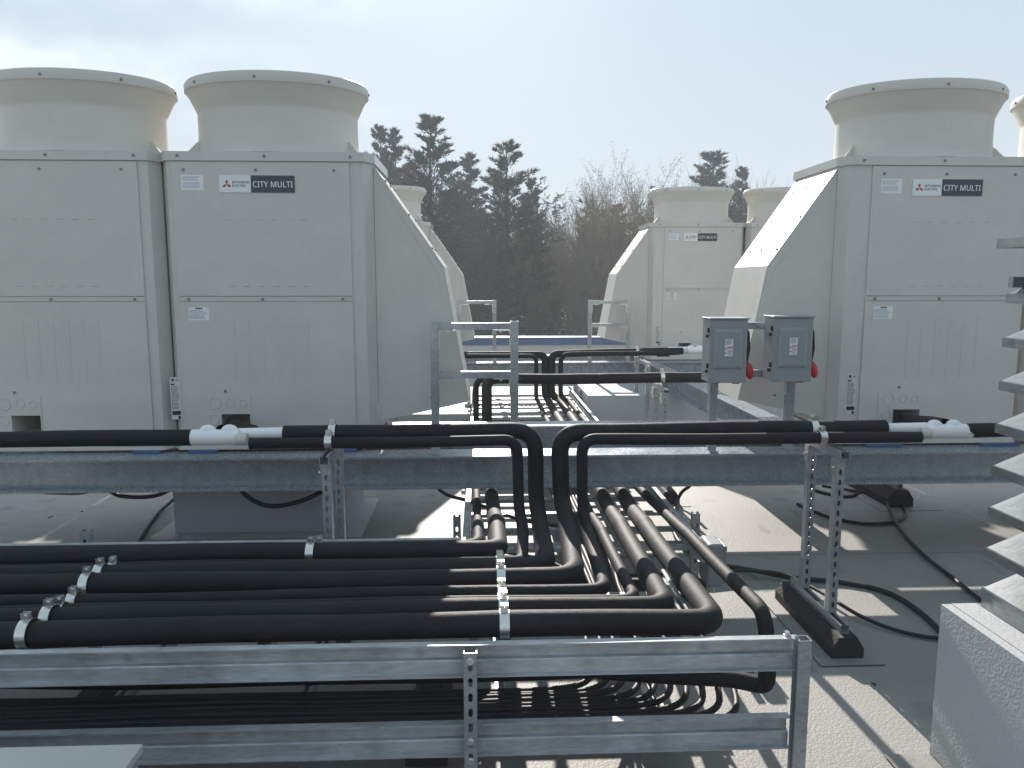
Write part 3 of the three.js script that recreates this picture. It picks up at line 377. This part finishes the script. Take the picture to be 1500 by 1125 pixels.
// header pipes at the near units beyond the joints
pipe([V(-4.2, FY, -3.60), V(-1.35, FY, -3.60)], 0.039, 'black pipe running left from the white joint past the cut unit');
pipe([V(2.37, FY + 0.005, -3.60), V(5.2, FY + 0.02, -3.60)], 0.036, 'black pipe running right from the white joint to the louvers');
pipe([V(-1.22, FY + 0.02, -3.62), V(-1.22, 0.90, -4.2), V(-1.53, 0.865, -4.72)], 0.034, 'short black pipe from the left white joint into the unit opening', 0.1);
pipe([V(2.28, FY + 0.02, -3.62), V(2.5, 0.93, -4.2), V(2.70, 0.87, -4.72)], 0.034, 'short black pipe from the right white joint into the unit opening', 0.1);
function joint(x0, dirn, label, s = 1, y = FY, z = -3.60) { // white moulded branch cover
  const o = thing('branch_joint', label, 'pipe joint', 'white branch joint covers'); const g = new THREE.LatheGeometry([[0.0, 0], [0.033, 0], [0.037, 0.006], [0.038, 0.03], [0.036, 0.2], [0.038, 0.235], [0.034, 0.243], [0, 0.243]].map(p => new THREE.Vector2(p[0] * s, p[1] * s)), 24); g.rotateZ(-Math.PI / 2 * dirn); g.translate(x0, y, z); part('joint_cover', g, M.white, o);
  for (const t of [0.09, 0.19]) { const b = new THREE.SphereGeometry(0.032 * s, 18, 12); b.scale(1.25, 1, 1); b.translate(x0 + dirn * t * s, y + 0.026 * s, z - 0.012); part('branch_bulge', b, M.white, o); }
  const e = new THREE.CylinderGeometry(0.026 * s, 0.03 * s, 0.22 * s, 18); e.rotateZ(Math.PI / 2); e.translate(x0 + dirn * 0.34 * s, y + 0.012, z - 0.02); part('reducer_sleeve', e, M.white, o);
  const b = new THREE.CylinderGeometry(0.029 * s, 0.029 * s, 0.05 * s, 18); b.rotateZ(Math.PI / 2); b.translate(x0 + dirn * 0.255 * s, y - 0.006, z + 0.018); part('tape_band', b, M.tape, o, 'beige tape at the end'); return o; }
joint(-1.37, 1, 'white moulded pipe joint in front of the left badged unit');
joint(2.40, -1, 'white moulded pipe joint in front of the right badged unit', 0.95);
joint(2.58, -1, 'small far white pipe joint before the far badged unit', 1, 0.945, -8.6);
// clamps
function clampGeo(r) { const g = new THREE.CylinderGeometry(r + 0.004, r + 0.004, 0.032, 24, 1, true), g2 = new THREE.CylinderGeometry(r + 0.0015, r + 0.0015, 0.032, 24, 1, true); const rim = [-1, 1].map(s => { const q = new THREE.RingGeometry(r + 0.0015, r + 0.004, 24); if (s < 0) q.rotateX(Math.PI); q.rotateX(-Math.PI / 2); q.translate(0, s * 0.016, 0); return q; }); const m = merge([g, g2, ...rim]); m.rotateZ(Math.PI / 2); return m; }
function clamp(x, y, z, r, label) { const o = thing('pipe_clamp', label, 'clamp', 'pipe clamps'); const b = part('band', clampGeo(r), M.zinc, o); const e = part('ears', [B(-0.013, 0.013, r + 0.001, r + 0.026, -0.009, -0.006), B(-0.013, 0.013, r + 0.001, r + 0.026, 0.006, 0.009)], M.zinc, o); const bo = part('bolt', [hexBolt(0, r + 0.016, 0.012, 0.0075, 0.007), cylZ(0.0045, 0.03, 0, r + 0.016, 0, 8)], M.zinc, o); o.position.set(x, y, z); return o; }
const zr = [[z1, r1], [z2, r2], [z3, r3], [z4, r4], [z5, r5], [z6, r6], [z7, r7]];
const ord = ['first', 'second', 'third', 'fourth', 'fifth', 'sixth', 'seventh'];
zr.forEach(([z, r], i) => { clamp(0.075, up(r), z, r * 1.04 + 0.001, `zinc clamp in the row at the pipe elbows, ${ord[i]} pipe from the front rail`); const lp = at([32, 65, 90, 108, 122, 143, 162][i], [935, 912, 893, 880, 862, 845, 837][i], up(r)); clamp(lp.x, up(r), z, r * 1.04 + 0.001, `zinc clamp in the row near the left picture edge, ${ord[i]} pipe from the front rail`); });
clamp(-0.70, up(r8), z8, r8 * 1.04 + 0.001, 'zinc clamp on the thick pipe below the left pipe stand'); clamp(-0.69, up(r9), z9, r9 * 1.04 + 0.001, 'zinc clamp on the thin pipe against the back rail');
for (const [x, lab] of [[-0.70, 'left'], [1.62, 'right']]) { clamp(x, FY - 0.01, FZ, r7 + 0.006, `clamp on the thin pipe on the ${lab} pipe stand`); clamp(x, FY + 0.01, FB, r5 + 0.003, `clamp on the thick pipe on the ${lab} pipe stand`); }
clamp(1.47, 0.95, -6.12, r8 + 0.003, 'clamp on the pipe behind the sunlit beam'); clamp(1.78, 0.925, -8.62, r1 + 0.003, 'clamp on the far pipe before the far curb'); clamp(0.955, 0.318, -2.575, r0 + 0.006, 'clamp on the black conduit at the bend under the rack end');

// ---------------------------------------------------------------- cables
function cable(pts, r, label, group, rip = 0, segs = 9, tension = 0.5) { const c = new THREE.CatmullRomCurve3(pts, false, 'catmullrom', tension); const n = Math.ceil(c.getLength() / (rip ? 0.008 : 0.03)); return solo('power_cable', tube(c.getSpacedPoints(n), r, segs, 0, rip), M.cable, label, 'cable', group); }
for (let k = 0; k < 10; k++) { // armoured cables on the lower tier, turning back under the corridor
  const z = -2.37 - k * 0.026, r = 0.0115, y = 0.2435 + r + (k % 3 === 1 ? 0.004 : 0), turn = 0.90 - k * 0.052, xe = 0.93 - k * 0.035, w = [];
  for (let x = XL; x < turn - 0.3; x += 0.35) w.push(V(x, y + rr(-0.003, 0.006), z + rr(-0.006, 0.006)));
  w.push(V(turn - 0.22, y, z), V(turn - 0.06, y + 0.004, z - 0.035), V(turn, y + 0.01, z - 0.16), V(turn - 0.005, y + 0.02, z - 0.36), V(xe * 0.5 + 0.2, y + 0.05, -3.25), V(xe * 0.6 + 0.12, 0.345, -3.75), V(xe * 0.6 + 0.1, 0.345, -4.6), V(xe * 0.6 + 0.1, 0.345, -7.4));
  cable(w, r, `black armoured cable on the lower tier, ${['first', 'second', 'third', 'fourth', 'fifth', 'sixth', 'seventh', 'eighth', 'ninth', 'tenth'][k]} behind the lower front rail`, 'armoured cables on the lower tier', 0.07, 7);
}
const G = (px, py, y = 0.012) => at(px, py, y);
cable([G(1040, 826, 0.05), G(1095, 834, 0.03), G(1160, 846, 0.02), G(1235, 853), G(1300, 868), G(1345, 895), G(1380, 928), G(1420, 980)], 0.0135, 'thick black corrugated conduit on the sunlit roof curving behind the intake box', null, 0.07);
cable([G(1030, 838, 0.06), G(1100, 836, 0.05), G(1150, 842, 0.04), G(1200, 866, 0.03), G(1260, 902, 0.025), G(1320, 925), G(1390, 936), G(1450, 930)], 0.010, 'thin black cable on the sunlit roof running straight to the intake box', null);
cable([G(1284, 700, 0.15), G(1294, 720, 0.06), G(1312, 765), G(1350, 810), G(1400, 850), G(1440, 882), G(1490, 920)], 0.0125, 'black cable from under the right unit to the louver bottom', null);
cable([G(1205, 712, 0.06), G(1245, 718, 0.02), G(1300, 728), G(1326, 748), G(1315, 763), G(1270, 767), G(1225, 760), G(1190, 748), G(1168, 738)], 0.0115, 'black cable loop on the roof behind the right pipe stand', null);
cable([G(1186, 716), G(1215, 724), G(1245, 727), G(1270, 716), G(1285, 706, 0.1)], 0.014, 'short black cable hump beside the rubber block under the right unit', null);
cable([G(1010, 712, 0.2), G(998, 722, 0.10), G(990, 740, 0.03), G(985, 770, 0.02), G(1000, 800, 0.02), G(1040, 830, 0.02)], 0.0135, 'black cable dropping over the right rail of the corridor tray', null);
cable([V(-1.98, 0.50, -4.95), G(262, 722, 0.10), G(232, 752, 0.02), G(205, 790), G(190, 830)], 0.0125, 'black cable on the roof beside the dark curb', null);
const Hg = (px, py, z) => atZ(px, py, z);
cable([Hg(-60, 690, -4.85), Hg(20, 716, -4.85), Hg(110, 722, -4.85), Hg(150, 716, -4.85), Hg(180, 727, -4.85), Hg(235, 724, -4.85), Hg(290, 690, -4.85)], 0.013, 'black cable sagging below the front beam under the cut unit', null);
cable([Hg(335, 690, -4.95), Hg(360, 725, -4.95), Hg(395, 741, -4.95), Hg(440, 734, -4.95), Hg(480, 715, -4.95), Hg(520, 690, -4.95)], 0.015, 'black cable sagging in front of the dark curb', null);
cable([Hg(620, 690, -5.0), Hg(650, 722, -5.0), Hg(690, 735, -4.9), Hg(760, 760, -4.4), Hg(830, 772, -4.3), Hg(880, 782, -4.2)], 0.012, 'black cable crossing the corridor tray below the front beam', null);
cable([G(660, 790, 0.2), G(720, 805, 0.15), G(790, 818, 0.12), G(850, 842, 0.10), G(900, 850, 0.12), G(960, 905, 0.15)], 0.011, 'black cable sagging below the elbows of the pipes', null);

// ---------------------------------------------------------------- louvered intake at the right and white duct cover at the left
{ const o = thing('louvered_intake', 'louvered metal intake hood with broad sloping blades on a textured grey base box', 'intake hood'); const X0 = 1.64, ZB = -2.55;
  part('base_box', [B(X0, 3.2, 0.002, 0.58, -1.0 - 0.2, -1.0)].map(() => B(X0, 3.2, 0.002, 0.578, ZB, -0.6)), M.flash, o);
  part('top_lap', B(X0 + 0.035, 3.2, 0.5785, 0.582, ZB + 0.004, -0.6), M.flash, o);
  part('base_patch', RB(X0 - 0.17, X0 - 0.002, 0.001, 0.005, ZB + 0.0, ZB + 0.3, 0.002), M.roof, o);
  const bx = 1.765, zb = -2.52;
  part('bottom_channel', [B(bx, bx + 0.03, 0.584, 0.645, zb, -0.7)], M.louver, o);
  for (let k = 0; k < 8; k++) { const y = 0.645 + k * 0.147; const g = extrudeZ([[bx, y], [bx + 0.004, y - 0.001], [bx + 0.30, y + 0.125], [bx + 0.30, y + 0.13], [bx + 0.006, y + 0.006], [bx, y + 0.006]], zb, -0.7); part('louver_blade', g, M.louver, o); part('blade_lip', B(bx - 0.0035, bx - 0.0005, y - 0.026, y + 0.005, zb, -0.7), M.louver, o); }
  part('top_bracket', B(bx + 0.003, bx + 0.4, 1.70, 1.735, zb - 0.004, zb + 0.02), M.louver, o); part('bolt', hexBolt(bx + 0.06, 1.717, zb + 0.023), M.screw, o);
  part('core', B(bx + 0.31, 3.1, 0.584, 1.76, zb + 0.02, -0.72), M.louver, o); part('roof_sheet', B(bx - 0.03, 3.15, 1.83, 1.86, zb - 0.03, -0.68), M.louver, o); part('corner_post', B(bx + 0.302, bx + 0.34, 0.584, 1.83, zb, zb + 0.018), M.louver, o);
}
{ const o = thing('duct_cover', 'white flat metal cover cut off in the near left corner', 'cover'); const p = at(210, 1089, 0.6); part('top_sheet', RB(-2.2, p.x, 0.578, 0.60, -1.783, -1.0, 0.003), std({ color: col(0.62, 0.63, 0.63), map: roofTex, roughness: 0.5 }), o); part('side_wall', B(-2.18, p.x - 0.01, 0.005, 0.577, -1.77, -1.0), M.box, o); }
{ const o = thing('roof_debris', 'small dark scraps lying on the roof membrane', 'debris'); o.userData.kind = 'stuff'; part('scrap', [[1280, 1001], [72, 758], [76, 756], [120, 749]].map(([x, y]) => { const p = at(x, y, 0.004), g = B(-0.009, 0.009, 0, 0.004, -0.004, 0.004); g.rotateY(rr(0, 3)); g.translate(p.x, 0.001, p.z); return g; }), M.dark, o); }

// ---------------------------------------------------------------- trees beyond the roof
const barkM = std({ color: col(0.045, 0.040, 0.034), roughness: 0.95 }), needleM = [col(0.034, 0.050, 0.034), col(0.040, 0.056, 0.036), col(0.032, 0.044, 0.034)].map(c => std({ color: c, roughness: 0.85, side: THREE.DoubleSide })), leafM = std({ color: col(0.26, 0.18, 0.075), roughness: 0.9, side: THREE.DoubleSide }), twigM = std({ color: col(0.12, 0.10, 0.08), roughness: 0.95, side: THREE.DoubleSide });
class Tri { constructor() { this.p = []; this.n = []; } tri(a, b, c) { const n = V(0, 0, 0).crossVectors(b.clone().sub(a), c.clone().sub(a)).normalize(); for (const v of [a, b, c]) { this.p.push(v.x, v.y, v.z); this.n.push(n.x, n.y, n.z); } }
  limb(a, b, ra, rb) { const d = b.clone().sub(a).normalize(), u = Math.abs(d.y) < 0.9 ? V(0, 1, 0).cross(d).normalize() : V(1, 0, 0).cross(d).normalize(), w = d.clone().cross(u), q = []; for (let k = 0; k < 4; k++) { const t = k * 1.5708, o = u.clone().multiplyScalar(Math.cos(t)).addScaledVector(w, Math.sin(t)); q.push([a.clone().addScaledVector(o, ra), b.clone().addScaledVector(o, rb)]); } for (let k = 0; k < 4; k++) { const A = q[k], C = q[(k + 1) % 4]; this.tri(A[0], C[0], A[1]); this.tri(C[0], C[1], A[1]); } }
  geo() { const g = new THREE.BufferGeometry(); g.setAttribute('position', new THREE.Float32BufferAttribute(this.p, 3)); g.setAttribute('normal', new THREE.Float32BufferAttribute(this.n, 3)); return g; } }
function spray(T, p, d, len, wid) { const s = V(rr(-1, 1), rr(-0.6, 0.6), rr(-1, 1)).cross(d).normalize().multiplyScalar(wid), e = p.clone().addScaledVector(d, len); T.tri(p.clone().add(s), p.clone().sub(s), e); }
function conifer(H, base, wMax, open) { // unit tree, H metres
  const wood = new Tri(), leaf = new Tri(); let prev = V(0, 0, 0); const n = 8; for (let i = 1; i <= n; i++) { const q = V(rr(-0.05, 0.05), H * i / n * 0.985, rr(-0.05, 0.05)); wood.limb(prev, q, 0.019 * H * (1 - (i - 1) / n) + 0.012, 0.019 * H * (1 - i / n) + 0.012); prev = q; }
  for (let y = H * base; y < H * 0.985;) { const t = (y / H - base) / (1 - base), prof = Math.pow(1 - t, 0.72) * (0.75 + 0.25 * Math.min(1, t * 5)), nb = 3 + Math.floor(rr(0, 3));
    for (let b = 0; b < nb; b++) { if (rnd() < open) continue; const a = rr(0, 6.283), L = wMax * prof * rr(0.35, 1.15) + 0.25, rise = rr(-0.05, 0.25) + 0.55 * t, p0 = V(0, y + rr(-0.2, 0.2), 0), d = V(Math.cos(a), rise, Math.sin(a)).normalize(), p1 = p0.clone().addScaledVector(d, L); p1.y += L * 0.10; wood.limb(p0, p1, 0.028 * (1 - t) + 0.012, 0.008);
      const m = Math.ceil(L * 80) + 14; for (let k = 0; k < m; k++) { const f = 0.12 + 0.88 * Math.pow(rnd(), 0.7), q = p0.clone().lerp(p1, f), side = V(rr(-1, 1), rr(-0.3, 0.5), rr(-1, 1)).normalize(); q.addScaledVector(side, rr(0, 0.34) * L * (1.12 - f) + 0.02); const dd = d.clone().multiplyScalar(0.7).addScaledVector(side, 0.8); dd.y += 0.25; dd.normalize(); spray(leaf, q, dd, rr(0.13, 0.32), rr(0.02, 0.05)); } }
    y += rr(0.14, 0.34) * H / 16; }
  return [wood.geo(), leaf.geo()];
}
function bare(H, leaves) { const wood = new Tri(), leaf = new Tri();
  const grow = (p, d, L, r, lv) => { const segs = lv < 2 ? 4 : 2; let q = p; for (let i = 0; i < segs; i++) { d = d.clone().add(V(rr(-0.14, 0.14), rr(-0.02, 0.12), rr(-0.14, 0.14))).normalize(); const e = q.clone().addScaledVector(d, L / segs), ra = r * (1 - i / segs * 0.5), rb = r * (1 - (i + 1) / segs * 0.5); wood.limb(q, e, ra, rb); q = e; if (lv < 4) { const nk = lv === 0 ? (i < 1 ? 0 : 4) : lv === 3 ? 1 : 2; for (let k = 0; k < nk; k++) { const s = V(rr(-1, 1), rr(0.1, 0.9), rr(-1, 1)).normalize(), nd = d.clone().multiplyScalar(0.9).addScaledVector(s, 0.6).normalize(); grow(e, nd, L * rr(0.38, 0.62), rb * 0.5 + 0.006, lv + 1); } } if (leaves && lv >= 2) for (let k = 0; k < leaves; k++) { const c = e.clone().add(V(rr(-0.3, 0.3), rr(-0.3, 0.3), rr(-0.3, 0.3))); spray(leaf, c, V(rr(-1, 1), rr(-1, 1), rr(-1, 1)).normalize(), rr(0.07, 0.13), rr(0.03, 0.05)); } } };
  grow(V(0, 0, 0), V(0, 1, 0), H * 0.78, 0.012 * H, 0); return [wood.geo(), leaves ? leaf.geo() : null]; }
const protoC = [conifer(18, 0.28, 3.7, 0.05), conifer(18, 0.34, 4.0, 0.20), conifer(18, 0.24, 2.8, 0.05)], protoB = [bare(15, 0), bare(15, 7), bare(15, 3)];
function tree(name, kind, px, topPy, dist, label, cat, leafMat, wScale = 1) { const p = atZ(px, topPy, -dist), H = p.y + 6.2, src = kind; const o = thing(name, label, cat, 'trees beyond the roof edge'); src[0].computeBoundingBox(); const s = H / src[0].boundingBox.max.y; part('trunk', src[0], src[1] && cat === 'pine tree' ? barkM : twigM, o); if (src[1]) part('crown', src[1], leafMat, o); o.scale.set(s * wScale, s, s * wScale); o.rotation.y = rr(0, 6.28); o.position.set(p.x, -6.2, -dist); return o; }
for (const [k, px, py, d, w, lab] of [[0, 556, 186, 56, 0.8, 'dark pine with twin neighbour just right of the left fan collar'], [2, 577, 190, 57, 0.9, 'slim dark pine leaning against the twin pine near the left collar'], [0, 630, 171, 50, 1.2, 'tallest dark pine standing above the far left collar'], [2, 688, 226, 58, 1.15, 'shorter pointed pine between the two tall pines'], [1, 742, 207, 47, 1.2, 'tall pine with bare lower trunk standing alone against the sky'], [2, 778, 262, 52, 1.0, 'small pine right of the lone tall pine'], [0, 1045, 224, 60, 1.5, 'dark bushy pine behind the far badged unit collar'], [0, 1088, 246, 62, 0.8, 'dark pine between the two far fan collars'], [2, 600, 240, 64, 1.1, 'pine filling the gap behind the twin pines'], [1, 660, 262, 66, 1.2, 'open pine behind the tallest pine'], [0, 505, 205, 60, 0.9, 'pine hidden behind the left collar'], [2, 860, 330, 60, 1.2, 'low dark pine among the bare trees'], [2, 950, 325, 62, 1.3, 'low dark pine left of the far badged unit'], [0, 905, 300, 66, 1.2, 'dark pine behind the yellow leaved tree'], [1, 720, 330, 42, 1.0, 'low pine in front of the lone tall pine']])
  tree('pine_tree', protoC[k], px, py, d, lab, 'pine tree', needleM[k], w);
for (const [k, px, py, d, lab] of [[0, 815, 282, 50, 'bare grey tree right of the small pine'], [0, 838, 262, 54, 'bare thin tree left of the yellow leaved tree'], [1, 893, 224, 50, 'tree with thin yellow leaves in front of the dark pine'], [2, 862, 258, 48, 'tree with sparse brown leaves beside the yellow one'], [1, 935, 226, 55, 'pale yellow leaved tree left of the far collar'], [0, 985, 224, 58, 'bare tree rising behind the far badged unit'], [0, 1010, 232, 60, 'bare tree left of the dark bushy pine'], [0, 1108, 238, 62, 'bare tree right of the far collars'], [0, 1150, 256, 66, 'small bare tree next to the right unit hood'], [2, 790, 300, 46, 'tree with few brown leaves below the small pine'], [0, 700, 320, 55, 'bare trunk among the pines'], [0, 920, 290, 46, 'bare tree with dark branches before the pale yellow tree'], [0, 770, 330, 44, 'bare slender tree before the wood'], [0, 850, 320, 43, 'bare forked tree before the wood'], [2, 960, 262, 52, 'brown leaved tree beside the far collar'], [2, 875, 240, 57, 'leafy brown tree behind the yellow leaved one'], [1, 910, 240, 60, 'tall thin tree with yellow leaves before the low dark pines'], [0, 950, 226, 60, 'tall bare tree left of the far collar'], [0, 1025, 238, 64, 'slim bare tree left of the bushy pine, behind the collar'], [0, 800, 296, 60, 'faint bare tree behind the small pine'], [2, 830, 300, 52, 'low brown tree right of the small pine'], [0, 880, 262, 44, 'bare many branched tree in front of the yellow leaved tree'], [0, 1128, 250, 70, 'distant bare tree right of the far collars']])
  tree('bare_tree', protoB[k], px, py, d, lab, 'bare tree', leafM);
{ // the dense wood behind, one mass
  const wood = new Tri(), leaf = new Tri(); for (let i = 0; i < 420; i++) { const d = rr(54, 92), x = rr(-0.75, 0.78) * d, H = rr(9, 14) * (d / 62), b = V(x, -6.2, -d); wood.limb(b, V(x + rr(-0.5, 0.5), -6.2 + H, -d), rr(0.07, 0.17), 0.03);
    for (let k = 0; k < 150; k++) { const f = Math.pow(rnd(), 0.8), q = V(x + rr(-1.8, 1.8) * (1.1 - f * 0.8), -6.2 + H * f * 1.02, -d + rr(-1.2, 1.2)); spray(leaf, q, V(rr(-1, 1), rr(-0.2, 0.9), rr(-1, 1)).normalize(), rr(0.5, 1.2), rr(0.06, 0.16)); } }
  const o = new THREE.Group(); o.name = 'far_wood'; o.userData = { kind: 'stuff', label: 'dense grey brown wood behind the single trees', category: 'wood' }; scene.add(o); part('trunks', wood.geo(), barkM, o); part('undergrowth', leaf.geo(), std({ color: col(0.05, 0.048, 0.038), roughness: 0.95, side: THREE.DoubleSide }), o); }
scene.fog = new THREE.FogExp2(new THREE.Color(0.72, 0.75, 0.77), 0.003);

renderer.render(scene, camera);
